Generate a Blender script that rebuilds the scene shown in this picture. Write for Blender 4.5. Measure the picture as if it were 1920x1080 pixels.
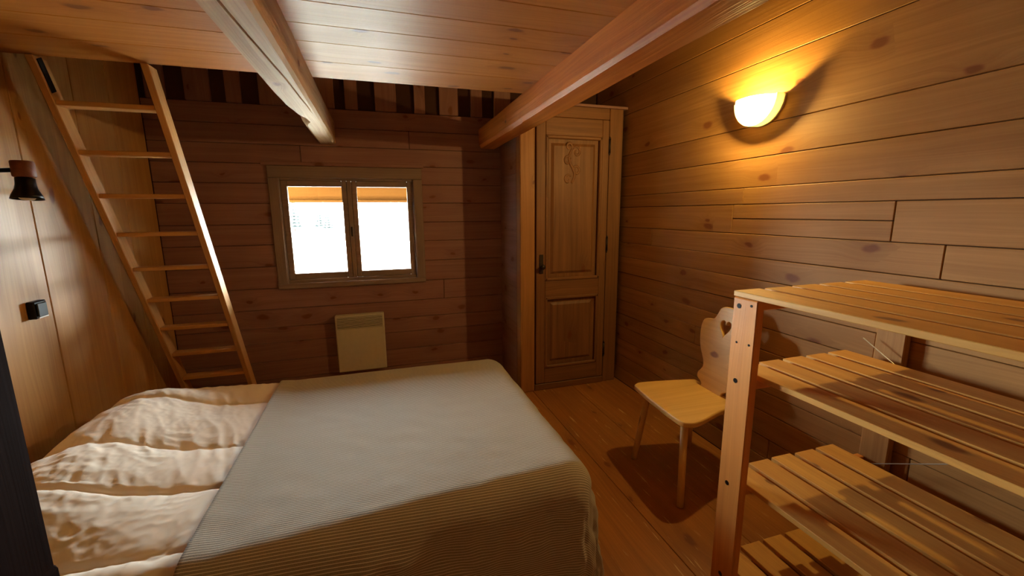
import bpy, bmesh, math, random
from mathutils import Vector, Matrix, noise
random.seed(7)
scn = bpy.context.scene
for o in list(bpy.data.objects): bpy.data.objects.remove(o, do_unlink=True)
COL = scn.collection

# ------------------------------------------------------------------ camera
cam_d = bpy.data.cameras.new('camera'); cam_d.sensor_fit = 'HORIZONTAL'; cam_d.sensor_width = 36.0
cam_d.lens = 36.0 * 795 / 1920; cam_d.clip_start = 0.02; cam_d.clip_end = 400
cam = bpy.data.objects.new('camera', cam_d); COL.objects.link(cam)
RM = Matrix(((0.9538618, 0.0599992, -0.2941900), (-0.3001473, 0.1654355, -0.9394374), (-0.0076960, 0.9843938, 0.1758112)))
cam.matrix_world = Matrix.Translation((0, 0, 1.55)) @ RM.to_4x4()
scn.camera = cam

# ------------------------------------------------------------------ daylight
world = bpy.data.worlds.new('sky'); scn.world = world; world.use_nodes = True
bg = world.node_tree.nodes['Background']
bg.inputs['Color'].default_value = (0.86, 0.95, 1.0, 1); bg.inputs['Strength'].default_value = 126.0
pl = bpy.data.lights.new('window_portal', 'AREA'); pl.shape = 'RECTANGLE'; pl.size = 1.0; pl.size_y = 0.78; pl.energy = 1
pl.cycles.is_portal = True
po = bpy.data.objects.new('window_portal', pl); COL.objects.link(po)
po.location = (-0.205, 4.06, 1.41); po.rotation_euler = (-math.pi/2, 0, 0)

# ------------------------------------------------------------------ exposure
LAMP_EMIT = 18.0     # radiance of the frosted bowl of the wall lamp
BULB_W = 26.0        # bulb inside the bowl
vs = scn.view_settings; vs.view_transform = 'Standard'; vs.look = 'None'; vs.gamma = 1.0
vs.exposure = 0.9; vs.use_curve_mapping = False
scn.cycles.max_bounces = 12; scn.cycles.diffuse_bounces = 5

# ================================================================== helpers
WM = {}
def link(o, parent=None, M=None):
    COL.objects.link(o)
    M = M if M is not None else Matrix.Identity(4)
    WM[o.name] = M
    if parent is not None:
        o.parent = parent
        o.matrix_basis = WM[parent.name].inverted() @ M
    else:
        o.matrix_basis = M
    return o
def tag(o, label=None, cat=None, group=None, kind=None):
    if label: o['label'] = label
    if cat: o['category'] = cat
    if group: o['group'] = group
    if kind: o['kind'] = kind
    return o
def empty(name, loc=(0, 0, 0), rz=0.0):
    e = bpy.data.objects.new(name, None); e.empty_display_size = 0.1
    return link(e, None, Matrix.Translation(loc) @ Matrix.Rotation(rz, 4, 'Z'))
def from_bm(name, bm, mat, parent=None, M=None, smooth=False):
    me = bpy.data.meshes.new(name)
    bmesh.ops.recalc_face_normals(bm, faces=bm.faces)
    bm.to_mesh(me); bm.free()
    if smooth:
        for p in me.polygons: p.use_smooth = True
    if mat: me.materials.append(mat)
    return link(bpy.data.objects.new(name, me), parent, M)
def bm_box(bm, c, s, bev=0.0):
    r = bmesh.ops.create_cube(bm, size=1.0, matrix=Matrix.Translation(c) @ Matrix.Diagonal((s[0], s[1], s[2], 1)))
    if bev > 0:
        es = list({e for v in r['verts'] for e in v.link_edges})
        bmesh.ops.bevel(bm, geom=es, offset=bev, segments=1, affect='EDGES', profile=0.5)
def frame(a, b, wdir):
    a = Vector(a); b = Vector(b); X = (b-a).normalized(); Y = Vector(wdir); Y = (Y - X*Y.dot(X)).normalized(); Z = X.cross(Y)
    M = Matrix((X, Y, Z)).transposed().to_4x4(); M.translation = (a+b)/2
    return M, (b-a).length
def board(name, mat, parent, a, b, wdir, W, T, bev=0.003):
    """a length of sawn timber from a to b; local X is the grain direction"""
    M, L = frame(a, b, wdir)
    bm = bmesh.new(); bm_box(bm, (0, 0, 0), (L, W, T), min(bev, T*0.3))
    return from_bm(name, bm, mat, parent, M)
def box(name, mat, parent, lo, hi, bev=0.0):
    c = [(l+h)/2 for l, h in zip(lo, hi)]; s = [h-l for l, h in zip(lo, hi)]
    bm = bmesh.new(); bm_box(bm, (0, 0, 0), s, bev)
    return from_bm(name, bm, mat, parent, Matrix.Translation(c))
def rod(name, mat, parent, a, b, r0, r1=None, seg=20, smooth=True):
    a = Vector(a); b = Vector(b); r1 = r0 if r1 is None else r1
    M, L = frame(a, b, (0.123, 0.77, 0.3))
    bm = bmesh.new()
    bmesh.ops.create_cone(bm, cap_ends=True, segments=seg, radius1=r0, radius2=r1, depth=L, matrix=Matrix.Rotation(math.pi/2, 4, 'Y'))
    o = from_bm(name, bm, mat, parent, M)
    if smooth:
        for p in o.data.polygons: p.use_smooth = len(p.vertices) == 4
    return o
def lathe(name, mat, parent, prof, M, seg=32):
    """profile of (radius, height) turned about local Z"""
    bm = bmesh.new(); rings = []
    for r, h in prof:
        rings.append([bm.verts.new((r*math.cos(2*math.pi*k/seg), r*math.sin(2*math.pi*k/seg), h)) for k in range(seg)])
    for A, B in zip(rings, rings[1:]):
        for k in range(seg):
            bm.faces.new((A[k], A[(k+1) % seg], B[(k+1) % seg], B[k]))
    if prof[0][0] > 1e-4: bm.faces.new(rings[0])
    if prof[-1][0] > 1e-4: bm.faces.new(rings[-1])
    bmesh.ops.remove_doubles(bm, verts=bm.verts, dist=1e-5)
    return from_bm(name, bm, mat, parent, M, smooth=True)
def outline(name, mat, parent, loops, thick, M, bev=0.004):
    """flat board cut to an outline (first loop) with holes (the others), with rounded arrises"""
    cu = bpy.data.curves.new(name, 'CURVE'); cu.dimensions = '2D'; cu.fill_mode = 'BOTH'
    cu.extrude = thick/2 - bev; cu.bevel_depth = bev; cu.bevel_resolution = 1; cu.offset = -bev
    for lp in loops:
        sp = cu.splines.new('POLY'); sp.points.add(len(lp)-1)
        for p, q in zip(sp.points, lp): p.co = (q[0], q[1], 0, 1)
        sp.use_cyclic_u = True
    t = bpy.data.objects.new(name, cu); COL.objects.link(t)
    dg = bpy.context.evaluated_depsgraph_get()
    me = bpy.data.meshes.new_from_object(t.evaluated_get(dg))
    bpy.data.objects.remove(t, do_unlink=True); bpy.data.curves.remove(cu)
    me.materials.clear(); me.materials.append(mat); me.name = name
    return link(bpy.data.objects.new(name, me), parent, M)
def smooth_loop(pts, n=8):
    out = []; N = len(pts)
    for i in range(N):
        p0, p1, p2, p3 = (Vector(pts[(i+k-1) % N]) for k in range(4))
        for j in range(n):
            t = j/n
            out.append(tuple(0.5*((2*p1) + (p2-p0)*t + (2*p0-5*p1+4*p2-p3)*t*t + (3*p1-p0-3*p2+p3)*t**3)))
    return out

# ================================================================== materials
def lin(c):
    f = lambda v: v/12.92 if v <= 0.04045 else ((v+0.055)/1.055)**2.4
    return tuple(f(x/255) for x in c) + (1.0,)
def wood_group():
    g = bpy.data.node_groups.new('pine_grain', 'ShaderNodeTree')
    I = g.interface
    def inp(n, t, d):
        s = I.new_socket(n, in_out='INPUT', socket_type=t); s.default_value = d
    inp('Light', 'NodeSocketColor', (0.5, 0.3, 0.1, 1)); inp('Dark', 'NodeSocketColor', (0.3, 0.15, 0.05, 1)); inp('Knot', 'NodeSocketColor', (0.06, 0.02, 0.01, 1))
    inp('KnotShare', 'NodeSocketFloat', 0.4); inp('Vary', 'NodeSocketFloat', 0.3); inp('Streak', 'NodeSocketFloat', 0.5)
    for n, t in (('Color', 'NodeSocketColor'), ('Height', 'NodeSocketFloat'), ('Grain', 'NodeSocketFloat')): I.new_socket(n, in_out='OUTPUT', socket_type=t)
    N = g.nodes; L = g.links
    gi = N.new('NodeGroupInput'); go = N.new('NodeGroupOutput')
    def math_(op, a, b=None, c=None):
        m = N.new('ShaderNodeMath'); m.operation = op
        for i, v in enumerate((a, b, c)):
            if v is None: continue
            if isinstance(v, (int, float)): m.inputs[i].default_value = v
            else: L.new(v, m.inputs[i])
        return m.outputs[0]
    tc = N.new('ShaderNodeTexCoord'); oi = N.new('ShaderNodeObjectInfo')
    sp = N.new('ShaderNodeSeparateXYZ'); L.new(tc.outputs['Object'], sp.inputs[0])
    rnd = oi.outputs['Random']
    px = math_('MULTIPLY_ADD', rnd, 41.0, sp.outputs[0])
    py = math_('ADD', math_('MULTIPLY_ADD', rnd, 173.0, sp.outputs[1]), sp.outputs[2])
    def vec(x, y):
        c = N.new('ShaderNodeCombineXYZ'); L.new(x, c.inputs[0]); L.new(y, c.inputs[1]); return c.outputs[0]
    def noise_(v, scale, detail, rough=0.5, dist=0.0):
        n = N.new('ShaderNodeTexNoise'); n.noise_dimensions = '2D'; L.new(v, n.inputs['Vector'])
        n.inputs['Scale'].default_value = scale; n.inputs['Detail'].default_value = detail; n.inputs['Roughness'].default_value = rough; n.inputs['Distortion'].default_value = dist
        return n.outputs['Fac']
    # knots
    wob = noise_(vec(px, py), 9.0, 2)
    kv = vec(math_('MULTIPLY', px, 3.1), math_('MULTIPLY_ADD', wob, 0.25, math_('MULTIPLY', py, 6.2)))
    vo = N.new('ShaderNodeTexVoronoi'); vo.voronoi_dimensions = '2D'; vo.feature = 'F1'; vo.inputs['Scale'].default_value = 1.0; L.new(kv, vo.inputs['Vector'])
    sc = N.new('ShaderNodeSeparateColor'); L.new(vo.outputs['Color'], sc.inputs[0])
    pres = math_('LESS_THAN', sc.outputs[0], gi.outputs['KnotShare'])
    d = vo.outputs['Distance']
    size = math_('MULTIPLY_ADD', sc.outputs[1], 0.10, 0.05)
    rel = math_('DIVIDE', d, size)
    mr = N.new('ShaderNodeMapRange'); mr.interpolation_type = 'SMOOTHSTEP'
    L.new(rel, mr.inputs['Value']); mr.inputs['From Min'].default_value = 1.25; mr.inputs['From Max'].default_value = 0.55
    kmask = math_('MULTIPLY', mr.outputs[0], pres)
    mr2 = N.new('ShaderNodeMapRange'); mr2.interpolation_type = 'SMOOTHSTEP'
    L.new(rel, mr2.inputs['Value']); mr2.inputs['From Min'].default_value = 4.5; mr2.inputs['From Max'].default_value = 0.9
    halo = math_('MULTIPLY', mr2.outputs[0], pres)
    # grain, pushed aside by the knots
    warp = noise_(vec(math_('MULTIPLY', px, 0.9), math_('MULTIPLY', py, 5.0)), 1.0, 2)
    gy = math_('ADD', math_('MULTIPLY_ADD', warp, 0.07, py), math_('MULTIPLY', halo, 0.03))
    fine = noise_(vec(math_('MULTIPLY', px, 1.6), math_('MULTIPLY', gy, 110.0)), 1.0, 3, 0.6)
    ring = noise_(vec(math_('MULTIPLY', px, 0.5), math_('MULTIPLY', gy, 26.0)), 1.0, 2, 0.55)
    cloud = noise_(vec(math_('MULTIPLY', px, 1.1), math_('MULTIPLY', py, 3.0)), 1.0, 3, 0.55)
    gr = math_('ADD', math_('MULTIPLY', fine, 0.35), math_('ADD', math_('MULTIPLY', ring, 0.4), math_('MULTIPLY', cloud, 0.35)))
    mg = N.new('ShaderNodeMapRange'); L.new(gr, mg.inputs['Value']); mg.inputs['From Min'].default_value = 0.36; mg.inputs['From Max'].default_value = 0.74
    gf = math_('MULTIPLY', mg.outputs[0], gi.outputs['Streak'])
    def mix(f, a, b, bt='MIX'):
        m = N.new('ShaderNodeMix'); m.data_type = 'RGBA'; m.blend_type = bt
        if isinstance(f, (int, float)): m.inputs[0].default_value = f
        else: L.new(f, m.inputs[0])
        L.new(a, m.inputs[6]); L.new(b, m.inputs[7]); return m.outputs[2]
    c = mix(gf, gi.outputs['Light'], gi.outputs['Dark'])
    # board to board difference
    rv = math_('MULTIPLY', math_('FRACT', math_('MULTIPLY', rnd, 7.31)), gi.outputs['Vary'])
    c = mix(rv, c, gi.outputs['Dark'])
    c = mix(math_('MULTIPLY', halo, 0.35), c, gi.outputs['Dark'])
    c = mix(math_('MULTIPLY', kmask, 0.8), c, gi.outputs['Knot'])
    L.new(c, go.inputs['Color']); L.new(math_('SUBTRACT', gr, math_('MULTIPLY', kmask, 0.2)), go.inputs['Height']); L.new(gr, go.inputs['Grain'])
    return g
WG = wood_group()
def wood(name, light, dark, knot=(112, 56, 22), rough=0.45, share=0.35, vary=0.35, streak=0.7, bump=0.25, spec=0.5, coat=0.0, wear=None):
    m = bpy.data.materials.new(name); m.use_nodes = True; nt = m.node_tree; N = nt.nodes; L = nt.links
    b = N['Principled BSDF']
    g = N.new('ShaderNodeGroup'); g.node_tree = WG
    g.inputs['Light'].default_value = lin(light); g.inputs['Dark'].default_value = lin(dark); g.inputs['Knot'].default_value = lin(knot)
    g.inputs['KnotShare'].default_value = share; g.inputs['Vary'].default_value = vary; g.inputs['Streak'].default_value = streak
    col = g.outputs['Color']
    if wear:
        tc = N.new('ShaderNodeTexCoord'); mp = N.new('ShaderNodeMapping'); mp.inputs['Scale'].default_value = (3.0, 42.0, 1.0); L.new(tc.outputs['Object'], mp.inputs[0])
        n1 = N.new('ShaderNodeTexNoise'); n1.inputs['Scale'].default_value = 1.0; n1.inputs['Detail'].default_value = 5; n1.inputs['Roughness'].default_value = 0.65; L.new(mp.outputs[0], n1.inputs['Vector'])
        r = N.new('ShaderNodeMapRange'); L.new(n1.outputs['Fac'], r.inputs['Value']); r.inputs['From Min'].default_value = 0.62; r.inputs['From Max'].default_value = 0.67
        mx = N.new('ShaderNodeMix'); mx.data_type = 'RGBA'; L.new(r.outputs[0], mx.inputs[0]); L.new(col, mx.inputs[6]); mx.inputs[7].default_value = lin(wear); col = mx.outputs[2]
    L.new(col, b.inputs['Base Color'])
    rr = N.new('ShaderNodeMapRange'); L.new(g.outputs['Grain'], rr.inputs['Value']); rr.inputs['To Min'].default_value = rough-0.08; rr.inputs['To Max'].default_value = rough+0.12; L.new(rr.outputs[0], b.inputs['Roughness'])
    b.inputs['Specular IOR Level'].default_value = spec; b.inputs['Coat Weight'].default_value = coat; b.inputs['Coat Roughness'].default_value = 0.3
    bp = N.new('ShaderNodeBump'); bp.inputs['Strength'].default_value = bump; bp.inputs['Distance'].default_value = 0.004; L.new(g.outputs['Height'], bp.inputs['Height']); L.new(bp.outputs[0], b.inputs['Normal'])
    return m
def plain(name, rgb, rough=0.5, metal=0.0, spec=0.5, noise_amt=0.08, nscale=30.0):
    m = bpy.data.materials.new(name); m.use_nodes = True; N = m.node_tree.nodes; L = m.node_tree.links; b = N['Principled BSDF']
    tc = N.new('ShaderNodeTexCoord'); n = N.new('ShaderNodeTexNoise'); n.inputs['Scale'].default_value = nscale; n.inputs['Detail'].default_value = 3; L.new(tc.outputs['Object'], n.inputs['Vector'])
    mx = N.new('ShaderNodeMix'); mx.data_type = 'RGBA'; c = lin(rgb); L.new(n.outputs['Fac'], mx.inputs[0])
    mx.inputs[6].default_value = tuple(x*(1-noise_amt) for x in c[:3]) + (1,); mx.inputs[7].default_value = tuple(min(1, x*(1+noise_amt)) for x in c[:3]) + (1,)
    L.new(mx.outputs[2], b.inputs['Base Color']); b.inputs['Roughness'].default_value = rough; b.inputs['Metallic'].default_value = metal; b.inputs['Specular IOR Level'].default_value = spec
    return m

M_rwall = wood('wall_pine_aged', (184, 134, 76), (134, 88, 42), rough=0.5, share=0.20, vary=0.45, streak=0.75, spec=0.25)
M_bwall = wood('wall_pine_dark', (168, 122, 108), (124, 82, 70), rough=0.5, share=0.25, vary=0.35, streak=0.7, spec=0.3)
M_lwall = wood('wall_pine_wide', (206, 154, 86), (158, 104, 52), rough=0.42, share=0.22, vary=0.3, streak=0.75, spec=0.35)
M_ceil = wood('ceiling_pine', (194, 122, 48), (154, 85, 28), rough=0.45, share=0.42, vary=0.2, streak=0.6, spec=0.2)
M_beamL = wood('beam_hewn', (208, 168, 122), (156, 112, 72), rough=0.6, share=0.2, vary=0.1, streak=0.9, bump=0.8, spec=0.2)
M_beamR = wood('beam_orange', (218, 132, 48), (170, 88, 28), rough=0.5, share=0.25, vary=0.1, streak=0.9, bump=0.7, spec=0.3)
M_floor = wood('floor_pine', (186, 120, 52), (134, 78, 29), rough=0.36, share=0.2, vary=0.4, streak=0.85, wear=(212, 178, 120))
M_door = wood('door_old_pine', (146, 96, 56), (98, 60, 32), rough=0.5, share=0.06, vary=0.12, streak=0.8, spec=0.3)
M_jamb = wood('jamb_pine', (184, 126, 70), (132, 84, 42), rough=0.45, share=0.12, vary=0.15, streak=0.8, spec=0.3)
M_ladder = wood('ladder_pine', (222, 166, 98), (178, 118, 62), rough=0.5, share=0.1, vary=0.2, streak=0.6, spec=0.25)
M_shelf = wood('shelf_pine', (230, 174, 88), (192, 128, 56), rough=0.42, share=0.30, vary=0.3, streak=0.75)
M_post = wood('shelf_post_pine', (228, 150, 72), (188, 110, 46), rough=0.42, share=0.15, vary=0.1, streak=0.6)
M_chair = wood('chair_pine', (238, 194, 112), (200, 144, 70), rough=0.38, share=0.22, vary=0.15, streak=0.6)
M_window = wood('window_frame_wood', (156, 130, 112), (120, 94, 78), rough=0.5, share=0.03, vary=0.2, streak=0.7, spec=0.3)
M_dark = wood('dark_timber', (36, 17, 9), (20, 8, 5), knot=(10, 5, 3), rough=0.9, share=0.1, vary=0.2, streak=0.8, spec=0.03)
M_eave = wood('eave_boards', (56, 32, 9), (42, 21, 5), rough=0.8, share=0.1, vary=0.2, streak=0.6, spec=0.0)
M_gap = plain('brown_backing_boards', (78, 50, 38), 0.9, spec=0.1)  # dark brown boards behind the planks and uprights of the back wall
M_back = plain('dark_backing', (34, 18, 10), 0.9)
M_black = plain('black_metal', (26, 22, 20), 0.35, 0.6)
M_iron = plain('old_iron', (60, 46, 36), 0.5, 0.7)
M_brass = plain('nickel_plate', (150, 140, 120), 0.35, 0.9)
M_heater = plain('heater_enamel', (214, 200, 172), 0.35)
M_slot = plain('heater_slot', (60, 52, 44), 0.6)
M_wire = plain('steel_wire', (190, 180, 165), 0.35, 0.8)
M_gravel = plain('pale_gravel', (108, 106, 98), 0.9, noise_amt=0.2, nscale=4)
M_white = plain('lamp_base_white', (228, 222, 205), 0.4)

def cloth_duvet():
    m = bpy.data.materials.new('duvet_cotton'); m.use_nodes = True; N = m.node_tree.nodes; L = m.node_tree.links; b = N['Principled BSDF']
    b.inputs['Base Color'].default_value = lin((248, 232, 212)); b.inputs['Roughness'].default_value = 0.75; b.inputs['Sheen Weight'].default_value = 0.15; b.inputs['Specular IOR Level'].default_value = 0.25
    tc = N.new('ShaderNodeTexCoord'); n = N.new('ShaderNodeTexNoise'); n.inputs['Scale'].default_value = 900; L.new(tc.outputs['Object'], n.inputs['Vector'])
    bp = N.new('ShaderNodeBump'); bp.inputs['Strength'].default_value = 0.08; bp.inputs['Distance'].default_value = 0.001; L.new(n.outputs['Fac'], bp.inputs['Height']); L.new(bp.outputs[0], b.inputs['Normal'])
    return m
def cloth_blanket():
    m = bpy.data.materials.new('blanket_striped_knit'); m.use_nodes = True; N = m.node_tree.nodes; L = m.node_tree.links; b = N['Principled BSDF']
    uv = N.new('ShaderNodeUVMap'); sp = N.new('ShaderNodeSeparateXYZ'); L.new(uv.outputs[0], sp.inputs[0])
    def ma(op, a, bb=None):
        q = N.new('ShaderNodeMath'); q.operation = op
        for i, v in enumerate((a, bb)):
            if v is None: continue
            if isinstance(v, (int, float)): q.inputs[i].default_value = v
            else: L.new(v, q.inputs[i])
        return q.outputs[0]
    fr = ma('FRACT', ma('MULTIPLY', sp.outputs[1], 1/0.0095))
    tri = ma('ABSOLUTE', ma('SUBTRACT', fr, 0.5))
    mr = N.new('ShaderNodeMapRange'); mr.interpolation_type = 'SMOOTHSTEP'; L.new(tri, mr.inputs['Value']); mr.inputs['From Min'].default_value = 0.17; mr.inputs['From Max'].default_value = 0.08
    n = N.new('ShaderNodeTexNoise'); n.noise_dimensions = '2D'; n.inputs['Scale'].default_value = 420; n.inputs['Detail'].default_value = 2; L.new(uv.outputs[0], n.inputs['Vector'])
    mx = N.new('ShaderNodeMix'); mx.data_type = 'RGBA'; L.new(n.outputs['Fac'], mx.inputs[0]); mx.inputs[6].default_value = lin((112, 100, 86)); mx.inputs[7].default_value = lin((182, 168, 148))
    m2 = N.new('ShaderNodeMix'); m2.data_type = 'RGBA'; L.new(mr.outputs[0], m2.inputs[0]); L.new(mx.outputs[2], m2.inputs[6]); m2.inputs[7].default_value = lin((226, 216, 198))
    L.new(m2.outputs[2], b.inputs['Base Color']); b.inputs['Roughness'].default_value = 0.85; b.inputs['Sheen Weight'].default_value = 0.2; b.inputs['Specular IOR Level'].default_value = 0.2
    bp = N.new('ShaderNodeBump'); bp.inputs['Strength'].default_value = 0.35; bp.inputs['Distance'].default_value = 0.0015
    L.new(ma('ADD', mr.outputs[0], n.outputs['Fac']), bp.inputs['Height']); L.new(bp.outputs[0], b.inputs['Normal'])
    return m
def glass_mat():
    m = bpy.data.materials.new('window_glass'); m.use_nodes = True; N = m.node_tree.nodes; L = m.node_tree.links
    N.remove(N['Principled BSDF']); t = N.new('ShaderNodeBsdfTransparent'); t.inputs[0].default_value = (0.94, 0.97, 0.96, 1)
    gl = N.new('ShaderNodeBsdfGlossy'); gl.inputs['Roughness'].default_value = 0.02; f = N.new('ShaderNodeFresnel'); f.inputs[0].default_value = 1.45
    mx = N.new('ShaderNodeMixShader'); L.new(f.outputs[0], mx.inputs[0]); L.new(t.outputs[0], mx.inputs[1]); L.new(gl.outputs[0], mx.inputs[2]); L.new(mx.outputs[0], N['Material Output'].inputs[0])
    return m
def lamp_mat(name, col, e):
    m = bpy.data.materials.new(name); m.use_nodes = True; b = m.node_tree.nodes['Principled BSDF']
    b.inputs['Base Color'].default_value = (0.9, 0.88, 0.8, 1); b.inputs['Emission Color'].default_value = col; b.inputs['Emission Strength'].default_value = e
    return m
def foliage_mat():
    return plain('conifer_needles', (15, 23, 21), 0.9, noise_amt=0.3, nscale=3)
M_duvet = cloth_duvet(); M_blanket = cloth_blanket(); M_glass = glass_mat()
def frosted(name, clear, tint, e):
    """lightly frosted lit glass: part of the bulb's light goes straight through, the rest glows"""
    m = bpy.data.materials.new(name); m.use_nodes = True; N = m.node_tree.nodes; L = m.node_tree.links; N.remove(N['Principled BSDF'])
    t = N.new('ShaderNodeBsdfTransparent'); t.inputs[0].default_value = tint; em = N.new('ShaderNodeEmission'); em.inputs[0].default_value = (1.0, 0.86, 0.58, 1); em.inputs[1].default_value = e
    mx = N.new('ShaderNodeMixShader'); mx.inputs[0].default_value = 1-clear; L.new(t.outputs[0], mx.inputs[1]); L.new(em.outputs[0], mx.inputs[2]); L.new(mx.outputs[0], N['Material Output'].inputs[0])
    return m
def translucent(name, rgb):
    m = bpy.data.materials.new(name); m.use_nodes = True; N = m.node_tree.nodes; L = m.node_tree.links; N.remove(N['Principled BSDF'])
    a = N.new('ShaderNodeBsdfDiffuse'); b = N.new('ShaderNodeBsdfTranslucent'); a.inputs[0].default_value = rgb; b.inputs[0].default_value = rgb
    mx = N.new('ShaderNodeMixShader'); mx.inputs[0].default_value = 0.25; L.new(a.outputs[0], mx.inputs[1]); L.new(b.outputs[0], mx.inputs[2]); L.new(mx.outputs[0], N['Material Output'].inputs[0])
    return m
M_bowl = frosted('frosted_glass_lit', 0.64, (1, 1, 1, 1), LAMP_EMIT)
M_lid = frosted('added_frosted_lid', 0.92, (1.0, 0.92, 0.7, 1), 3.0)
M_rim = translucent('rim_glass', (0.85, 0.8, 0.55, 1))
M_sheet = plain('mattress_ticking', (210, 200, 185), 0.85)

# ================================================================== room shell
XL, XR, YB, YF = -1.56, 2.07, 3.85, -0.95
ZC, ZT = 2.272, 3.35            # underside of the loft boards; top of the attic void
G = 0.0015                      # half joint
# ---- floor
floor = box('floor', M_back, None, (XL-0.1, YF-0.1, -0.12), (XR+0.1, YB+0.1, -0.025)); tag(floor, kind='structure')
xs = [XL, -1.2, -0.78, -0.41, 0.02, 0.41, 0.80, 1.22, 1.60, XR]
for a, b in zip(xs, xs[1:]):
    board('plank', M_floor, floor, ((a+b)/2, YF, -0.0125), ((a+b)/2, YB, -0.0125 + random.uniform(-0.001, 0)), (1, 0, 0), b-a-2*G, 0.025, 0.002)
# ---- right wall
wr = box('wall_right', M_back, None, (XR+0.022, YF-0.1, -0.12), (XR+0.12, YB+0.1, ZT+0.1)); tag(wr, kind='structure')
zr = [0.0, 0.13, 0.25, 0.40, 0.52, 0.635, 0.76, 0.89, 1.013, 1.155, 1.28, 1.414, 1.585, 1.68, 1.845, 2.02, 2.355, 2.55, 2.75, 2.95, 3.15, ZT]
cuts = {1.585: [2.032], 1.28: [1.053, 2.9], 0.89: [1.24], 0.40: [1.05], 0.635: [2.35], 1.845: [0.2], 0.13: [1.7], 1.155: [0.3]}
def rboard(z0, z1, y0, y1):
    board('plank', M_rwall, wr, (XR+0.011 + random.uniform(0, 0.002), y0+G, (z0+z1)/2), (XR+0.011 + random.uniform(0, 0.002), y1-G, (z0+z1)/2), (0, 0, 1), z1-z0-2*G, 0.022, 0.0025)
for z0, z1 in zip(zr, zr[1:]):
    if z0 == 1.414:
        rboard(z0, z1, YF, 1.24); rboard(z0, z1, 2.1, YB); rboard(z0, 1.502, 1.24, 2.1); rboard(1.502, z1, 1.24, 2.1)
        continue
    ys = [YF] + cuts.get(z0, []) + [YB]
    for y0, y1 in zip(ys, ys[1:]):
        rboard(z0, z1, y0, y1)
# ---- left wall: wide upright boards
wl = box('wall_left', M_back, None, (XL-0.12, YF-0.1, -0.12), (XL-0.022, YB+0.1, ZT+0.1)); tag(wl, kind='structure')
yl = [YF, -0.6, -0.25, 0.15, 0.5, 0.9, 1.3, 1.72, 2.18, 2.64, 3.10, 3.46, YB]
for y0, y1 in zip(yl, yl[1:]):
    board('plank', M_lwall, wl, (XL-0.011, (y0+y1)/2, 0.0), (XL-0.011, (y0+y1)/2, ZT), (0, 1, 0), y1-y0-2*G-0.002, 0.022, 0.003)
# ---- back wall: horizontal boards round the window opening
OX0, OX1, OZ0, OZ1 = -0.755, 0.345, 0.975, 1.85
bm = bmesh.new()
for lo_, hi_ in (((XL-0.1, -0.12), (OX0, ZT+0.1)), ((OX1, -0.12), (XR+0.1, ZT+0.1)), ((OX0, -0.12), (OX1, OZ0)), ((OX0, OZ1), (OX1, ZT+0.1))):
    bm_box(bm, ((lo_[0]+hi_[0])/2, YB+0.10, (lo_[1]+hi_[1])/2), (hi_[0]-lo_[0], 0.156, hi_[1]-lo_[1]))
wb = from_bm('wall_back', bm, M_gap); tag(wb, kind='structure')
zb = [0.0, 0.17, 0.33, 0.49, 0.62, 0.775, 0.95, 1.13, 1.306, 1.47, 1.635, 1.79, 1.94, 2.085, 2.23, 2.375]
bcut = {0.775: [0.55], 1.94: [-0.55], 2.085: [0.3], 0.33: [-0.2]}
for i, (z0, z1) in enumerate(zip(zb, zb[1:])):
    spans = [(XL, XR)]
    if z1 > OZ0+0.01 and z0 < OZ1-0.01: spans = [(XL, OX0), (OX1, XR)]
    elif z0 in bcut:
        c = bcut[z0][0]; spans = [(XL, c), (c, XR)]
    for x0, x1 in spans:
        jit = random.uniform(-0.001, 0.002)
        board('plank', M_bwall, wb, (x0+G, YB+0.011+jit, (z0+z1)/2), (x1-G, YB+0.011+jit, (z0+z1)/2), (0, 0, 1), z1-z0-2*G, 0.022, 0.003)
# upright boards with open gaps above the wall head, in the loft void
ub = [(-1.52, -1.40), (-1.28, -1.12), (-1.02, -0.92), (-0.80, -0.62), (-0.50, -0.27), (-0.19, -0.093), (0.04, 0.21), (0.355, 0.445), (0.565, 0.726), (0.84, 0.94), (1.05, 1.2), (1.35, 1.5), (1.65, 1.8)]
for x0, x1 in ub:
    board('upright_board', M_bwall, wb, ((x0+x1)/2, YB+0.005, 2.376), ((x0+x1)/2, YB+0.005, ZT), (1, 0, 0), x1-x0, 0.032, 0.003)
# ---- front wall behind the camera, loft floor, attic top
wf = box('wall_front', M_rwall, None, (XL-0.1, YF-0.12, -0.12), (XR+0.1, YF, ZT+0.1)); tag(wf, kind='structure')
rf = box('ceiling_attic', M_bwall, None, (XL-0.1, YF-0.1, ZT), (XR+0.1, YB+0.15, ZT+0.1)); tag(rf, kind='structure')
YE = 2.645
ce = box('ceiling', M_back, None, (XL, YF, ZC+0.022), (1.06, YE-0.004, ZC+0.06)); tag(ce, kind='structure')
yc = [YE, 2.375, 2.125, 1.94, 1.745]
while yc[-1] > YF: yc.append(yc[-1] - random.choice((0.19, 0.2, 0.22)))
yc[-1] = YF
for b, a in zip(yc, yc[1:]):
    board('plank', M_ceil, ce, (XL, (a+b)/2, ZC+0.011), (1.06, (a+b)/2, ZC+0.011), (0, 1, 0), b-a-0.002, 0.022, 0.002)

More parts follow.
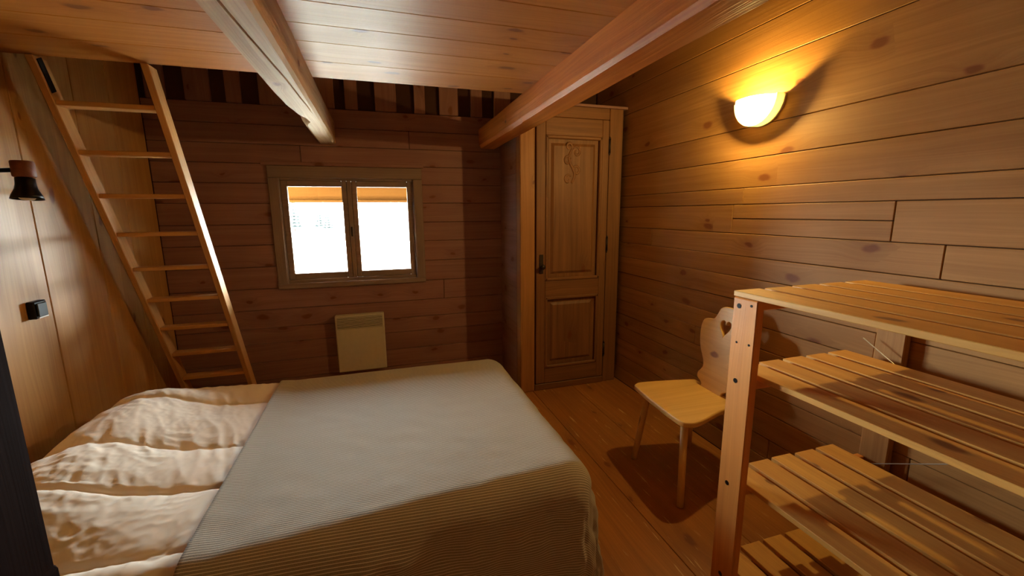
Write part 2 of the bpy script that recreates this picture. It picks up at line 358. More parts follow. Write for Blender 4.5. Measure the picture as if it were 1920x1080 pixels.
# ---- hewn beams carrying the loft
def hewn_beam(name, mat, x0, x1, z0, z1, wane, groove, label, seed):
    """loft along Y; the cross-section is a rough rectangle, its bottom split by a drying crack"""
    ys = [YF + (YB - 0.002 - YF)*k/90 for k in range(91)]
    bm = bmesh.new(); rings = []
    cx, cz, cy = (x0+x1)/2, (z0+z1)/2, (YF+YB)/2
    for y in ys:
        n = lambda k, s=1.7, a=0.006: a*noise.noise(Vector((k*9.1+seed, y*s, 0.3))) + 0.3*a*noise.noise(Vector((k*5.3+seed, y*9, 2.3)))
        w, up = wane(y)
        gx, gd = groove(y)
        P = [(x0+n(1, a=0.004), z1), (x0+n(2), z0+0.5*(z1-z0)), (x0+w*0.35+n(3, a=0.004), z0+0.02+up*0.6+n(4)), (x0+w+0.008+n(5, a=0.005), z0+up*0.2+n(6, a=0.003)),
             (gx-0.004, z0+n(7, a=0.002)), (gx, z0+gd), (gx+0.004, z0+n(7, a=0.002)), (x1-0.014+n(8, a=0.004), z0+n(9, a=0.003)), (x1+n(10, a=0.004), z0+0.014+n(11)), (x1+n(12), z0+0.5*(z1-z0)), (x1, z1)]
        rings.append([bm.verts.new((y-cy, -(px-cx), pz-cz)) for px, pz in P])
    for A, B in zip(rings, rings[1:]):
        for k in range(len(A)):
            bm.faces.new((A[k], A[(k+1) % len(A)], B[(k+1) % len(A)], B[k]))
    bm.faces.new(rings[0]); bm.faces.new(rings[-1])
    M = Matrix.Translation((cx, cy, cz)) @ Matrix.Rotation(math.pi/2, 4, 'Z')
    o = from_bm(name, bm, mat, None, M)
    return tag(o, label, 'beam', 'hewn beams under the loft boards')
def lerp_tab(tab, y):
    if y <= tab[0][0]: return tab[0][1]
    for (a, u), (b, v) in zip(tab, tab[1:]):
        if y <= b: return u + (v-u)*(y-a)/(b-a)
    return tab[-1][1]
wl_tab = [(2.25, 0.0), (2.55, 0.008), (2.80, 0.032), (2.90, 0.058), (3.02, 0.062), (3.06, 0.03), (3.3, 0.028), (3.85, 0.022)]
def waneL(y):
    w = lerp_tab(wl_tab, y); return (w, w*0.6)
def grooveL(y):
    x = lerp_tab([(-1, -0.365), (1.39, -0.36), (1.6, -0.352), (2.03, -0.326), (2.5, -0.31), (3.85, -0.30)], y)
    return x + 0.003*noise.noise(Vector((y*4, 1, 1))), (0.03 if y < 2.25 else max(0.0, 0.03 - (y-2.25)*0.06))
hewn_beam('ceiling_beam', M_beamL, -0.424, -0.283, 2.10, ZC-0.001, waneL, grooveL, 'rough grey-brown hewn beam with a long crack, pointing above the window', 3)
def waneR(y): return (0.012 if y > 2.7 else 0.004, 0.01)
def grooveR(y): return (1.0, 0.0)
hewn_beam('ceiling_beam', M_beamR, 0.905, 1.06, 2.11, ZC-0.001, waneR, grooveR, 'orange-brown squared beam running to the narrow panelled door', 11)

# ---- window
win = empty('window_1', (-0.205, YB, 0.975)); tag(win, kind='structure')
cas = [((-0.80, -0.725), (0.95, 1.832)), ((0.315, 0.39), (0.95, 1.832))]
for (a, b), (c, d) in cas:
    board('casing_board', M_window, win, ((a+b)/2, YB-0.008, c), ((a+b)/2, YB-0.008, d), (1, 0, 0), b-a, 0.02, 0.004)
board('casing_board', M_window, win, (-0.80, YB-0.008, 1.88), (0.39, YB-0.008, 1.88), (0, 0, 1), 0.092, 0.024, 0.004)
board('casing_board', M_bwall, win, (-0.84, YB-0.005, 1.943), (0.41, YB-0.005, 1.943), (0, 0, 1), 0.028, 0.012, 0.003)
board('sill_board', M_window, win, (-0.80, YB-0.010, 0.962), (0.39, YB-0.010, 0.962), (0, 0, 1), 0.045, 0.03, 0.006)
# fixed frame lining the opening
for a, b, wd in (((-0.7375, 0.975), (-0.7375, 1.85), 'v'), ((0.3275, 0.975), (0.3275, 1.85), 'v')):
    board('lining', M_window, win, (a[0], YB+0.09, a[1]), (b[0], YB+0.09, b[1]), (0, 1, 0), 0.17, 0.034, 0.003)
for z in (0.9925, 1.8325):
    board('lining', M_window, win, (-0.72, YB+0.09, z), (0.31, YB+0.09, z), (0, 1, 0), 0.17, 0.034, 0.003)
board('mullion', M_window, win, (-0.2065, YB+0.035, 1.01), (-0.2065, YB+0.035, 1.815), (1, 0, 0), 0.035, 0.06, 0.004)
for x0, x1 in ((-0.72, -0.2245), (-0.1885, 0.31)):
    gx0, gx1 = (x0+0.047, x1-0.041) if x0 < -0.5 else (x0+0.041, x1-0.047)
    gz0, gz1 = 1.062, 1.768
    bm = bmesh.new()
    cx, cz = (x0+x1)/2, 1.4125
    for u0, u1, w0, w1 in ((x0, gx0, 1.01, 1.815), (gx1, x1, 1.01, 1.815), (gx0, gx1, 1.01, gz0), (gx0, gx1, gz1, 1.815)):
        bm_box(bm, ((u0+u1)/2-cx, 0, (w0+w1)/2-cz), (u1-u0, 0.045, w1-w0), 0.004)
    sash = from_bm('sash', bm, M_window, win, Matrix.Translation((cx, YB+0.035, cz)))
    box('pane', M_glass, sash, (gx0-0.004, YB+0.036, gz0-0.004), (gx1+0.004, YB+0.040, gz1+0.004))
rod('window_catch', M_iron, win, (-0.2065, YB-0.004, 1.36), (-0.2065, YB-0.004, 1.44), 0.007)

# ---- eave and ground outside
YV = 5.55
ev = box('trim_eave', M_eave, None, (-7, YV, 1.680), (7, YV+0.035, 1.708)); tag(ev, kind='structure')
board('fascia_board', M_eave, ev, (-7, YV+0.045, 1.845), (7, YV+0.045, 1.845), (0, 0, 1), 0.274, 0.02)
for k in range(11):
    y0 = 4.04 + 0.14*k; z = 1.96 + (YV-y0)*0.5
    board('soffit_board', M_eave, ev, (-7, y0+0.07, z-0.03), (7, y0+0.07, z-0.03), (0, 1, -0.5), 0.158, 0.02)
gr = box('ground', M_gravel, None, (-60, 4.02, -1.0), (60, 90, -0.6)); tag(gr, kind='structure')
M_needle = foliage_mat(); M_bark = plain('bark', (48, 34, 26), 0.9)
def conifer(x, y, h, r, label):
    t = empty('conifer_tree', (x, y, -0.6)); tag(t, label, 'tree', 'conifers outside the window')
    rod('trunk', M_bark, t, (x, y, -0.6), (x, y, -0.6+h*0.9), h*0.02, h*0.006, 10)
    bm = bmesh.new(); rr = random.Random(int(x*13+y))
    for k in range(9):
        z0 = h*(0.12 + 0.095*k); R = r*(1-0.1*k); n = 18; prev = None
        ring = [bm.verts.new((R*(1 if j % 2 else 0.6)*rr.uniform(0.85, 1.1)*math.cos(2*math.pi*j/n), R*(1 if j % 2 else 0.6)*rr.uniform(0.85, 1.1)*math.sin(2*math.pi*j/n), z0 - (0.02*h if j % 2 else 0))) for j in range(n)]
        top = bm.verts.new((0, 0, z0+h*0.17)); bot = bm.verts.new((0, 0, z0+h*0.02))
        for j in range(n):
            bm.faces.new((ring[j], ring[(j+1) % n], top)); bm.faces.new((ring[(j+1) % n], ring[j], bot))
    from_bm('foliage', bm, M_needle, t, Matrix.Translation((x, y, -0.6)))
conifer(-9.3, 56, 3.9, 1.5, 'tallest conifer tree of those outside, in the window pane nearer the ladder')
conifer(-7.2, 62, 3.3, 1.3, 'slender conifer tree between the tallest and the smallest one outside')
conifer(-5.6, 56, 2.9, 1.2, 'smallest conifer tree of those outside, in the window pane nearer the ladder')

# ---- built-in closet and its door
YD = 3.30
cl = box('wall_closet', M_back, None, (1.125, YD+0.06, 0.0), (1.15, YB-0.001, 2.39)); tag(cl, kind='structure')
zc = [0.0, 0.5, 0.95, 1.4, 1.86, 2.39]
for a, b in zip(zc, zc[1:]):
    board('plank', M_bwall, cl, (1.113, YD+0.095, (a+b)/2), (1.113, YB-0.002, (a+b)/2), (0, 0, 1), b-a-0.003, 0.02, 0.002)
for a, b in ((YD+0.0, YD+0.27), (YD+0.27, YB-0.002)):
    board('top_plank', M_bwall, cl, (1.10, (a+b)/2, 2.402), (XR-0.001, (a+b)/2, 2.402), (0, 1, 0), b-a-0.003, 0.02, 0.002)
fr_ = empty('trim_1', (1.57, YD, 0)); tag(fr_, kind='structure')
board('jamb', M_jamb, fr_, (1.1675, YD+0.04, 0), (1.1675, YD+0.04, 2.39), (1, 0, 0), 0.127, 0.10, 0.006)
board('jamb', M_door, fr_, (1.968, YD+0.035, 0), (1.968, YD+0.035, 2.39), (1, 0, 0), 0.125, 0.06, 0.004)
board('head_casing', M_door, fr_, (1.235, YD+0.035, 2.345), (1.902, YD+0.035, 2.345), (0, 0, 1), 0.09, 0.06, 0.004)
board('threshold', M_door, fr_, (1.235, YD+0.03, 0.028), (1.902, YD+0.03, 0.028), (0, 0, 1), 0.056, 0.07, 0.004)
door = empty('door_1', (1.57, YD, 0.06)); tag(door, kind='structure')
DX0, DX1, DZ0, DZ1 = 1.245, 1.895, 0.062, 2.295
yf = YD + 0.012
def dboard(name, a, b, wd, W, T=0.036, bev=0.004): return board(name, M_door, door, a, b, wd, W, T, bev)
px0, px1 = 1.325, 1.832
dboard('stile', ((DX0+px0)/2, yf, DZ0), ((DX0+px0)/2, yf, DZ1), (1, 0, 0), px0-DX0)
dboard('stile', ((DX1+px1)/2, yf, DZ0), ((DX1+px1)/2, yf, DZ1), (1, 0, 0), DX1-px1)
for z0, z1 in ((DZ0, 0.20), (0.835, 0.975), (2.155, DZ1)):
    dboard('rail', (px0, yf, (z0+z1)/2), (px1, yf, (z0+z1)/2), (0, 0, 1), z1-z0)
def panel(z0, z1):
    # field and its raised centre, framed by bolection moulding
    p = dboard('panel', ((px0+px1)/2, yf+0.012, z0-0.006), ((px0+px1)/2, yf+0.012, z1+0.006), (1, 0, 0), px1-px0+0.012, 0.012, 0.001)
    m = 0.055
    bm = bmesh.new(); hx, hz = (px1-px0)/2-m, (z1-z0)/2-m
    o = [bm.verts.new(v) for v in ((-hz, -hx, 0), (hz, -hx, 0), (hz, hx, 0), (-hz, hx, 0))]
    i = [bm.verts.new((v.co.x*(1-0.022/hz), v.co.y*(1-0.022/hx), 0.012)) for v in o]
    for k in range(4): bm.faces.new((o[k], o[(k+1) % 4], i[(k+1) % 4], i[k]))
    bm.faces.new(i)
    Mx = Matrix(((0, 1, 0), (0, 0, -1), (1, 0, 0))).to_4x4()
    # local X -> world Z, local Y -> world X, local Z -> world -Y
    Mx = Matrix(((0, 1, 0, (px0+px1)/2), (0, 0, -1, yf+0.0058), (1, 0, 0, (z0+z1)/2), (0, 0, 0, 1)))
    from_bm('raised_field', bm, M_door, p, Mx)
    for a, b, wd in (((px0, z0), (px0, z1), (1, 0, 0)), ((px1, z0), (px1, z1), (1, 0, 0)), ((px0, z0), (px1, z0), (0, 0, 1)), ((px0, z1), (px1, z1), (0, 0, 1))):
        sx = 0.011*(1 if a[0] == px0 and wd[0] else -1) if wd[0] else 0
        sz = 0.011*(1 if a[1] == z0 else -1) if wd[2] else 0
        board('moulding', M_door, p, (a[0]+sx, yf-0.014, a[1]+sz), (b[0]+sx, yf-0.014, b[1]+sz), wd, 0.026, 0.022, 0.007)
    return p
pu = panel(0.975, 2.155); panel(0.20, 0.835)
# carved scroll high on the upper panel
def tube(name, mat, parent, pts, r, M, seg=8):
    bm = bmesh.new(); rings = []
    P = [Vector(p) for p in pts]
    for i, p in enumerate(P):
        t = (P[min(i+1, len(P)-1)] - P[max(i-1, 0)]).normalized()
        up = Vector((0, 1, 0)) if abs(t.y) < 0.9 else Vector((1, 0, 0))
        s = t.cross(up).normalized(); u = s.cross(t)
        rad = r(i/(len(P)-1)) if callable(r) else r
        rings.append([bm.verts.new(p + s*rad*math.cos(2*math.pi*k/seg) + u*rad*math.sin(2*math.pi*k/seg)) for k in range(seg)])
    for A, B in zip(rings, rings[1:]):
        for k in range(seg): bm.faces.new((A[k], A[(k+1) % seg], B[(k+1) % seg], B[k]))
    bm.faces.new(rings[0]); bm.faces.new(rings[-1])
    return from_bm(name, bm, mat, parent, M, smooth=True)
def scroll(cx, cz, R, turns, a0, sgn):
    return [(cx + R*(1-0.75*t)*math.cos(a0+sgn*turns*2*math.pi*t), 0, cz + R*(1-0.75*t)*math.sin(a0+sgn*turns*2*math.pi*t)) for t in [k/24 for k in range(25)]]
tp = lambda a: (lambda t: a*(0.45 + 0.55*math.sin(math.pi*min(1, t*0.9+0.1))))
Mc = Matrix.Translation((1.56, yf-0.0055, 1.935)) @ Matrix.Diagonal((0.85, 0.5, 1, 1))
stem = [(0.03*math.sin(t*7), 0, -0.15+0.3*t) for t in [k/30 for k in range(31)]]
cv = tube('carving', M_door, door, stem, tp(0.016), Mc)
for (cx, cz, R, a0, s) in ((0.05, 0.10, 0.045, 2.6, -1), (-0.045, 0.03, 0.04, 0.4, 1), (0.05, -0.05, 0.042, 2.8, -1), (-0.04, -0.12, 0.04, 0.6, 1), (-0.03, 0.14, 0.035, -0.6, 1)):
    tube('carved_scroll', M_door, cv, scroll(cx, cz, R, 1.1, a0, s), tp(0.012), Mc)
# hinges, lock and knob
for z in (2.09, 1.27, 0.32):
    h = rod('hinge', M_iron, door, (1.899, yf-0.022, z-0.055), (1.899, yf-0.022, z+0.055), 0.009, seg=12)
    for s in (-1, 1): rod('hinge_finial', M_iron, h, (1.899, yf-0.022, z+s*0.055), (1.899, yf-0.022, z+s*0.075), 0.010, 0.003, 10)
lk = box('lock_plate', M_iron, door, (1.272, yf-0.026, 1.04), (1.306, yf-0.0185, 1.20), 0.003)
lathe('door_knob', M_iron, lk, [(0.008, 0), (0.007, 0.02), (0.018, 0.028), (0.021, 0.038), (0.016, 0.048), (0.0, 0.05)], Matrix.Translation((1.289, yf-0.026, 1.10)) @ Matrix.Rotation(math.pi/2, 4, 'X'), 20)

# ---- dark timber partition end beside the camera
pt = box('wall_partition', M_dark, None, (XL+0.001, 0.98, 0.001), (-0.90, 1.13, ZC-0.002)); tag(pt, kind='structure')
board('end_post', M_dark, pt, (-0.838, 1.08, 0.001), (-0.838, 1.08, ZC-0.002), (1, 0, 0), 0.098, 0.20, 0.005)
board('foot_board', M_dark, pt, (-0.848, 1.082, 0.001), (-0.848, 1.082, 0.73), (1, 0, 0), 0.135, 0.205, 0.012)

# ================================================================== bed
BX0, BX1, BY0, BY1, BZ = -1.28, 0.755, 1.315, 2.755, 0.535
bed = empty('bed', ((BX0+BX1)/2, (BY0+BY1)/2, 0)); tag(bed, 'double bed standing along the wall of the ladder, spread with bedding', 'bed')
for y in (BY0+0.03, BY1-0.03):
    board('side_rail', M_post, bed, (BX0+0.02, y, 0.25), (BX1-0.02, y, 0.25), (0, 0, 1), 0.14, 0.03)
for x in (BX0+0.03, BX1-0.03):
    board('end_rail', M_post, bed, (x, BY0+0.05, 0.25), (x, BY1-0.05, 0.25), (0, 0, 1), 0.14, 0.03)
for x in (BX0+0.07, BX1-0.07):
    for y in (BY0+0.075, BY1-0.075):
        board('leg', M_post, bed, (x, y, 0), (x, y, 0.30), (1, 0, 0), 0.05, 0.05)
bm = bmesh.new(); bm_box(bm, (0, 0, 0), (BX1-BX0, BY1-BY0, 0.22))
bmesh.ops.bevel(bm, geom=list(bm.edges), offset=0.108, segments=5, affect='EDGES', profile=0.5)
from_bm('mattress', bm, M_sheet, bed, Matrix.Translation(((BX0+BX1)/2, (BY0+BY1)/2, BZ-0.11)), smooth=True)

def drape(u, v, rx0, rx1, ry0, ry1, zt, r, flare):
    """cloth coordinate (u, v) laid over a box and let down over its edges"""
    cx = min(max(u, rx0+r), rx1-r); cy = min(max(v, ry0+r), ry1-r)
    a, b = u-cx, v-cy; s = math.hypot(a, b)
    if s < 1e-9: return Vector((u, v, zt)), 0.0, Vector((0, 0, 1))
    dx, dy = a/s, b/s; q = r*math.pi/2
    if s < q:
        th = s/r; out = r*math.sin(th); z = zt - r*(1-math.cos(th)); nrm = Vector((dx*math.sin(th), dy*math.sin(th), math.cos(th)))
    else:
        out = r + flare*(s-q); z = zt - r - (s-q); nrm = Vector((dx, dy, 0.1)).normalized()
    return Vector((cx+dx*out, cy+dy*out, z)), s, nrm
def cloth_sheet(name, mat, u0, u1, v0, v1, step, fn, thick, M0):
    nu = int((u1-u0)/step); nv = int((v1-v0)/step)
    vs_, uvs = [], []
    for i in range(nu+1):
        for j in range(nv+1):
            u = u0+(u1-u0)*i/nu; v = v0+(v1-v0)*j/nv
            vs_.append(fn(u, v) - M0); uvs.append((u, v))
    fs = [(i*(nv+1)+j, (i+1)*(nv+1)+j, (i+1)*(nv+1)+j+1, i*(nv+1)+j+1) for i in range(nu) for j in range(nv)]
    me = bpy.data.meshes.new(name); me.from_pydata(vs_, [], fs); me.update()
    ul = me.uv_layers.new(name='UVMap')
    for lp in me.loops: ul.data[lp.index].uv = uvs[lp.vertex_index]
    for p in me.polygons: p.use_smooth = True
    me.materials.append(mat)
    o = link(bpy.data.objects.new(name, me), None, Matrix.Translation(M0))
    md = o.modifiers.new('thickness', 'SOLIDIFY'); md.thickness = thick; md.offset = -1
    return o
nz = lambda x, y, z=0.0: noise.noise(Vector((x, y, z)))
SEAM = [3.1, 2.77, 2.43, 1.985, 1.68, 1.365, 1.06, 0.76]
def sm(a, b, x):
    t = min(1, max(0, (x-a)/(b-a))); return t*t*(3-2*t)
def duvet_fn(u, v):
    p, s, n = drape(u, v, BX0-0.035, 5.0, BY0-0.07, BY1+0.012, BZ+0.012, 0.09, 0.03)
    # channel the point lies in; the stitched lines wander a little
    vv = v + 0.012*nz(u*3, v*1.5, 4)
    hi = max(x for x in SEAM if x <= vv) if vv > SEAM[-1] else SEAM[-1]
    up = min([x for x in SEAM if x > vv] or [3.2])
    t = (vv-hi)/(up-hi); dist = min(vv-hi, up-vv)
    flat = 1 - 0.6*sm(-0.85, -0.60, u)
    puff = 0.030*(max(0.0, math.sin(math.pi*t))**0.4)*flat
    # pillow under the head end
    py = sm(1.30, 1.70, v)*(1-sm(2.45, 2.75, v)); px = math.exp(-((u+1.13)/0.22)**2)
    pil = 0.10*py*px
    # gathers running away from the stitched lines, and crumples between them
    sk = u + 0.35*(v-2.0)*(1 if v > 1.7 else -0.5) + 0.03*nz(u*6, v*6, 2)
    near = math.exp(-dist/0.06)
    ga = (0.30+0.70*near)*(0.0065*(1-2.4*abs(nz(sk*15, v*3.2, 1.0))) + 0.003*nz(sk*42, v*9, 2.0))
    a = nz(u*3.5+9, v*3.5, 3)*1.6
    cr = 0.0036*(1-abs(nz(u*9+a*1.5, v*9-a, 7))*2.6) + 0.0030*(1-abs(nz(u*21-a, v*19+a*1.5, 9))*2.6) + 0.0016*(1-abs(nz(u*48+a, v*44, 5))*2.2)
    amp = sm(-0.15, 0.35, nz(u*2.4+3, v*2.2, 5))
    dsp = puff + pil + ga*sm(0.0, 0.012, dist) + cr*(0.30+0.45*amp)*sm(0.0, 0.03, dist)
    # the blanket lies on the last strip
    if u > -0.615: dsp *= max(0.0, 1-(u+0.615)/0.04)
    return p + n*dsp
dv = cloth_sheet('duvet', M_duvet, -1.50, -0.598, 0.86, 3.02, 0.0062, duvet_fn, 0.006, Vector((-0.95, 2.0, 0.55)))
tag(dv, 'cream quilted duvet, crumpled and puffed over the head of the bed', 'duvet')
def blanket_fn(u, v):
    p, s, n = drape(u, v, -9.0, BX1+0.022, BY0-0.022-0.115*(1-sm(-0.75, 0.65, u)), BY1+0.022, BZ+0.034, 0.13, 0.10)
    w = 0.0035*nz(u*2.5, v*2.5, 2) + 0.0015*nz(u*11, v*14, 3)
    side = sm(0.08, 0.25, s)
    fold = side*(0.030*nz(u*5.5, v*5.5, 6) + 0.010*nz(u*15, v*15, 8))
    edge = 0.012*(1-sm(-0.60, -0.50, u))*math.exp(-((v-2.0)/1.2)**2)
    q = p + n*(w+0.004+fold+edge)
    q.z = max(q.z, 0.03)
    return q
bk = cloth_sheet('blanket', M_blanket, -0.597, 1.16, 0.90, 3.10, 0.0105, blanket_fn, 0.005, Vector((0.1, 2.0, 0.57)))
tag(bk, 'grey blanket with thin white stripes hanging over the foot of the bed', 'blanket')

# ================================================================== ladder
lad = empty('loft_ladder', (-1.24, 3.40, 0)); tag(lad, 'pine step ladder leaning up to the opening in the loft boards', 'ladder')
SL = 0.487
yfz = lambda z: 2.705 + SL*(2.085-z)
def rail(x):
    z0, z1, dp, th = 0.002, 2.268, 0.092, 0.032
    c0, c1 = Vector((x, yfz(z0), z0)), Vector((x, yfz(z1), z1))
    M, L_ = frame(c0, c1, (0, 1, 0)); M.translation = c0
    Mi = M.inverted(); bm = bmesh.new(); V = []
    for z in (z0, z1):
        for dx in (-th/2, th/2):
            for dy in (0, dp): V.append(bm.verts.new(Mi @ Vector((x+dx, yfz(z)+dy, z))))
    for f in ((0, 1, 3, 2), (4, 5, 7, 6), (0, 1, 5, 4), (2, 3, 7, 6), (0, 2, 6, 4), (1, 3, 7, 5)): bm.faces.new([V[k] for k in f])
    bmesh.ops.bevel(bm, geom=list(bm.edges), offset=0.003, segments=1, affect='EDGES')
    r = from_bm('rail', bm, M_ladder, lad, M)
    # flat iron hook holding the head of the rail
    zb0 = 2.13
    s = 1 if x < -1.2 else -1
    hb = board('hook_iron', M_black, r, (x+s*(th/2+0.003), yfz(zb0)+0.03, zb0), (x+s*(th/2+0.003), yfz(2.262)+0.03, 2.262), (0, 1, 0), 0.034, 0.005, 0.001)
    return r
XRL, XRR = -1.452, -1.022
rail(XRL); rail(XRR)
for k in range(10):
    z = 2.085 - 0.2155*k
    board('rung', M_ladder, lad, (XRL+0.016, yfz(z)+0.048, z), (XRR-0.016, yfz(z)+0.048, z), (0, 1, 0), 0.082, 0.024, 0.003)

# ================================================================== heater
ht = empty('panel_heater', (-0.19, YB-0.04, 0.2)); tag(ht, 'cream wall-mounted electric panel heater below the window', 'heater')
HX0, HX1, HY, HZ0, HZ1 = -0.392, 0.009, YB-0.075, 0.19, 0.695
bm = bmesh.new(); bm_box(bm, (0, 0, 0), (HX1-HX0, 0.068, HZ1-HZ0), 0.008)
from_bm('body', bm, M_heater, ht, Matrix.Translation(((HX0+HX1)/2, HY+0.034, (HZ0+HZ1)/2)))
box('grille_shade_sheet', M_slot, ht, (HX0+0.016, HY-0.0015, HZ1-0.118), (HX1-0.016, HY-0.0003, HZ1-0.018))  # dark sheet on the flat front stands in for shade between the fins
for k in range(8):
    z = HZ1-0.024-k*0.0125
    board('grille_fin', M_heater, ht, (HX0+0.014, HY-0.005, z), (HX1-0.014, HY-0.005, z), (0, 0, 1), 0.007, 0.008, 0.0015)
box('wall_bracket', M_slot, ht, (-0.30, HY+0.068, 0.3), (-0.08, YB-0.002, 0.6))

# ================================================================== shelf unit
sh = empty('shelf_unit', (1.63, 0.74, 0)); tag(sh, 'open pine shelf unit with slatted shelves standing against the planked wall', 'shelf')
SY0, SY1 = 0.20, 1.262
SZ = [1.25, 0.937, 0.482, 0.075]
for y0 in (SY1-0.112, SY0+0.002):
    board('post', M_post, sh, (1.2975, y0+0.055, 0), (1.2975, y0+0.055, SZ[0]-0.022), (0, 1, 0), 0.11, 0.034, 0.004)
    board('post', M_rwall, sh, (2.045, y0+0.012, 0), (2.045, y0+0.012, SZ[0]-0.022), (0, 1, 0), 0.11, 0.034, 0.004)  # wall-side posts take darker wood in place of the shelf's shadow
    for z in SZ:
        board('cross_batten', M_post, sh, (1.318, y0+0.055, z-0.046), (2.026, y0+0.055, z-0.046), (0, 0, 1), 0.044, 0.03, 0.003)
def slats(z, x0, x1, n, y0, y1):
    w = (x1-x0)/n
    for k in range(n):
        board('slat', M_shelf, sh, (x0+w*(k+0.5), y0, z-0.0105 + random.uniform(-0.001, 0.0)), (x0+w*(k+0.5), y1 + random.uniform(-0.002, 0.004), z-0.0105), (1, 0, 0), w-0.024, 0.021, 0.002)
slats(SZ[0], 1.275, 2.01, 5, SY0, SY1+0.004)
for z in SZ[1:]: slats(z, 1.322, 1.965, 5, SY0, SY1+0.02)
for y, z, r in ((1.231, 1.197, 0.0095), (1.218, 0.905, 0.0095), (1.214, 0.472, 0.0095), (1.207, 0.057, 0.0095), (1.176, 1.207, 0.005), (1.228, 1.056, 0.0045), (1.172, 1.060, 0.0045)):
    rod('bolt_head', M_black, sh, (1.2795, y, z), (1.2815, y, z), r, seg=16)
rod('brace_wire', M_wire, sh, (1.99, 1.24, 1.00), (1.99, 0.24, 0.40), 0.0022, seg=8)
rod('brace_wire', M_wire, sh, (1.985, 0.24, 1.00), (1.985, 1.24, 0.40), 0.0022, seg=8)

# ================================================================== chair
ch = empty('plank_chair', (1.67, 1.93, 0)); tag(ch, 'pine peasant chair with a heart cut in its scalloped back', 'chair')
SEAT_Z, ST = 0.478, 0.030
ctrl = [(1.436, 1.70), (1.445, 1.90), (1.470, 2.13), (1.50, 2.185), (1.57, 2.195), (1.75, 2.165), (1.88, 2.135), (1.905, 2.10), (1.893, 1.93), (1.872, 1.77), (1.845, 1.735), (1.72, 1.715), (1.54, 1.655), (1.47, 1.655)]
cpt = Vector((1.67, 1.93))
loop = smooth_loop([(x-cpt.x, y-cpt.y) for x, y in ctrl], 6)
outline('seat', M_chair, ch, [loop], ST, Matrix.Translation((cpt.x, cpt.y, SEAT_Z-ST/2)), 0.007)
for (tx, ty), (fx, fy) in (((1.505, 1.735), (1.448, 1.66)), ((1.535, 2.10), (1.470, 2.125)), ((1.83, 1.79), (1.885, 1.72)), ((1.85, 2.08), (1.90, 2.14))):
    rod('leg', M_chair, ch, (fx, fy, 0.0), (tx, ty, SEAT_Z-ST+0.002), 0.0175, 0.0205, 18)
# back board: half outline mirrored, heart cut near the top, hand slot low down
half = [(0.0, 0.995), (0.035, 0.992), (0.068, 0.975), (0.085, 0.935), (0.105, 0.905), (0.150, 0.897), (0.185, 0.880), (0.196, 0.835), (0.188, 0.77), (0.165, 0.71), (0.135, 0.665), (0.115, 0.635), (0.105, 0.60), (0.118, 0.575), (0.135, 0.55), (0.13, 0.52), (0.10, 0.505), (0.085, 0.49), (0.085, 0.455), (0.085, 0.40)]
oz = 0.40
hl = [(-a, b-oz) for a, b in half]; full = [(a, b-oz) for a, b in half[1:]][::-1] + hl
heart = []
for k in range(40):
    t = 2*math.pi*k/40
    hx = 16*math.sin(t)**3; hy = 13*math.cos(t)-5*math.cos(2*t)-2*math.cos(3*t)-math.cos(4*t)
    heart.append((hx*0.0026, hy*0.0034 + 0.870 - oz))
tilt = math.radians(11)
# local X -> world Y, local Y -> up leaning to the wall, local Z -> towards the wall
up = Vector((math.sin(tilt), 0.0, math.cos(tilt))); xa = Vector((0.05, 1, 0)).normalized(); za = xa.cross(up)
Mb = Matrix((xa, up, za)).transposed().to_4x4(); Mb.translation = (1.855, 1.945, oz)
def dens(lp):
    out = []
    for p, q in zip(lp, lp[1:]+lp[:1]):
        out += [p, ((p[0]+q[0])/2, (p[1]+q[1])/2)]
    return out
bl = smooth_loop(full, 4)
outline('backrest', M_chair, ch, [bl, heart], 0.024, Mb, 0.004)

# ================================================================== wall lamp, lit
LC = Vector((XR, 1.945, 2.148))
wlmp = empty('wall_lamp', LC); tag(wlmp, 'lit half-round wall lamp with frosted bowl on the planked wall', 'lamp')
bm = bmesh.new(); R = 0.140
o1 = [bm.verts.new((0, R*math.cos(math.pi*k/32), -R*math.sin(math.pi*k/32))) for k in range(33)]
f = bm.faces.new(o1); ex = bmesh.ops.extrude_face_region(bm, geom=[f])
for v in [g for g in ex['geom'] if isinstance(g, bmesh.types.BMVert)]: v.co.x -= 0.012
from_bm('back_plate', bm, M_white, wlmp, Matrix.Translation(LC + Vector((-0.0005, 0, 0))))
bm = bmesh.new(); NU, NV = 28, 12; RY, RX = 0.122, 0.130; grid = []
for sc_ in (1.0,):
    gg = []
    for i in range(NU+1):
        th = math.pi*i/NU; row = []
        for j in range(NV+1):
            ph = (math.pi/2)*j/NV
            # j=0 on the wall, j=NV at the belly of the bowl, cut flat at the top
            rr = RY*sc_*math.cos(ph*0.92); dx = 0.012 + RX*sc_*math.sin(ph)
            row.append(bm.verts.new((-dx, rr*math.cos(th), -rr*math.sin(th)*1.02)))
        gg.append(row)
    for i in range(NU):
        for j in range(NV): bm.faces.new((gg[i][j], gg[i+1][j], gg[i+1][j+1], gg[i][j+1]))
    bm.faces.new([gg[i][NV] for i in range(NU+1)])
    grid.append(gg)
from_bm('glass_bowl', bm, M_bowl, wlmp, Matrix.Translation(LC), smooth=True)
bm = bmesh.new(); lip = []
for rr, dx in ((0.140, -0.0125), (0.140, -0.066), (0.132, -0.066), (0.132, -0.0125)):
    lip.append([bm.verts.new((dx, rr*math.cos(math.pi*k/32), -rr*math.sin(math.pi*k/32))) for k in range(33)])
for A, B in zip(lip, lip[1:]+lip[:1]):
    for k in range(32): bm.faces.new((A[k], A[k+1], B[k+1], B[k]))
from_bm('rim', bm, M_rim, wlmp, Matrix.Translation(LC))
bm = bmesh.new()
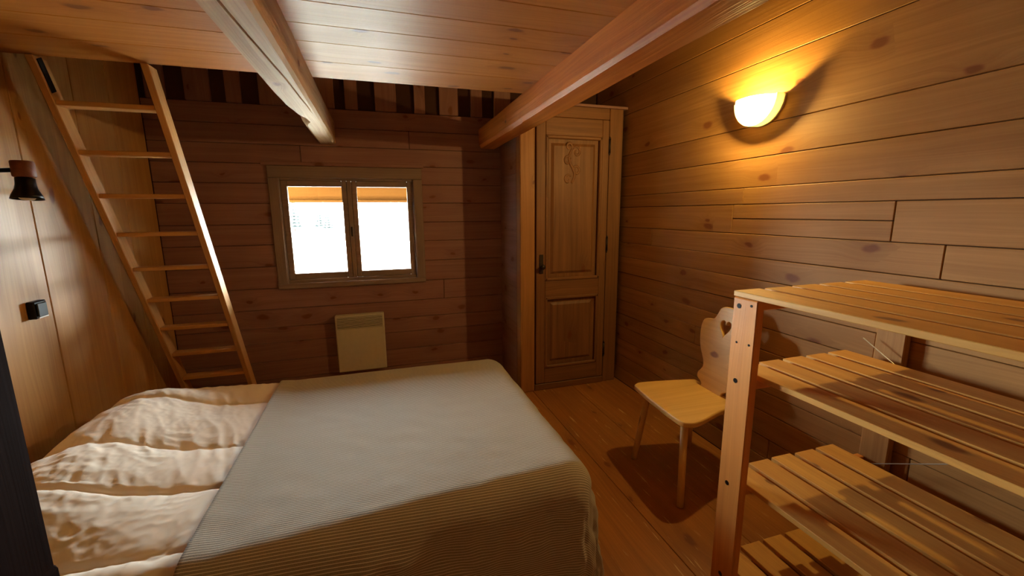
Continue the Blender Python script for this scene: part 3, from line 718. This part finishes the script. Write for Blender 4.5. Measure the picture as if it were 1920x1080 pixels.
lidp = [bm.verts.new((-0.0125 - 0.128*math.sin(math.pi*k/32), 0.120*math.cos(math.pi*k/32), 0.0)) for k in range(33)]
bm.faces.new(lidp)
from_bm('added_glass_lid', bm, M_lid, wlmp, Matrix.Translation(LC + Vector((0, 0, -0.002))))  # unseen lid, added to dim and tint the lamp's upward light
rod('bulb_holder', M_white, wlmp, LC + Vector((-0.0135, 0, -0.05)), LC + Vector((-0.035, 0, -0.06)), 0.016)
bl_d = bpy.data.lights.new('bulb', 'POINT'); bl_d.energy = BULB_W; bl_d.color = (1.0, 0.72, 0.22); bl_d.shadow_soft_size = 0.018
bo = bpy.data.objects.new('bulb', bl_d); link(bo, wlmp, Matrix.Translation(LC + Vector((-0.10, 0, -0.07))))

# ================================================================== reading lamp and switch on the left wall
rl = empty('reading_lamp', (XL, 2.40, 1.735)); tag(rl, 'unlit spot lamp with wooden block and black shade on the wall by the bed', 'lamp')
MW = Matrix.Translation((XL+0.001, 2.385, 1.735)) @ Matrix.Rotation(math.pi/2, 4, 'Y')
lathe('mount_disc', M_brass, rl, [(0.0, 0), (0.046, 0), (0.046, 0.006), (0.038, 0.012), (0.0, 0.012)], MW)
rod('arm', M_black, rl, (XL+0.012, 2.385, 1.735), (-1.452, 2.392, 1.742), 0.009, seg=14)
wbk = lathe('wooden_block', wood('block_wood', (150, 78, 44), (96, 44, 22), share=0.0, streak=0.9), rl, [(0.0, 0), (0.034, 0), (0.037, 0.004), (0.037, 0.062), (0.034, 0.067), (0, 0.067)], Matrix.Translation((-1.418, 2.395, 1.713)))
sh_prof = [(0.022, 0.0), (0.031, -0.004), (0.032, -0.03), (0.036, -0.05), (0.047, -0.075), (0.052, -0.092), (0.049, -0.092), (0.044, -0.074), (0.033, -0.05), (0.029, -0.03), (0.028, -0.006), (0.0, -0.004)]
Ms = Matrix.Translation((-1.418, 2.395, 1.712)) @ Matrix.Rotation(math.radians(-6), 4, 'X')
lathe('shade', M_black, rl, sh_prof, Ms)
lathe('bulb', plain('bulb_glass', (220, 205, 180), 0.15), rl, [(0.0, -0.098), (0.02, -0.094), (0.03, -0.082), (0.026, -0.066), (0.014, -0.05), (0.0, -0.05)], Ms, 20)
sw = empty('light_switch', (XL, 2.515, 1.12)); tag(sw, 'black square light switch on the upright boards by the bed', 'switch')
box('back_box', M_black, sw, (XL+0.001, 2.478, 1.078), (XL+0.032, 2.556, 1.160), 0.004)
box('rocker', plain('switch_face', (52, 50, 48), 0.3), sw, (XL+0.0322, 2.487, 1.088), (XL+0.039, 2.547, 1.151), 0.003)
box('bottom_trim', M_wire, sw, (XL+0.0322, 2.487, 1.0805), (XL+0.038, 2.547, 1.0865), 0.001)
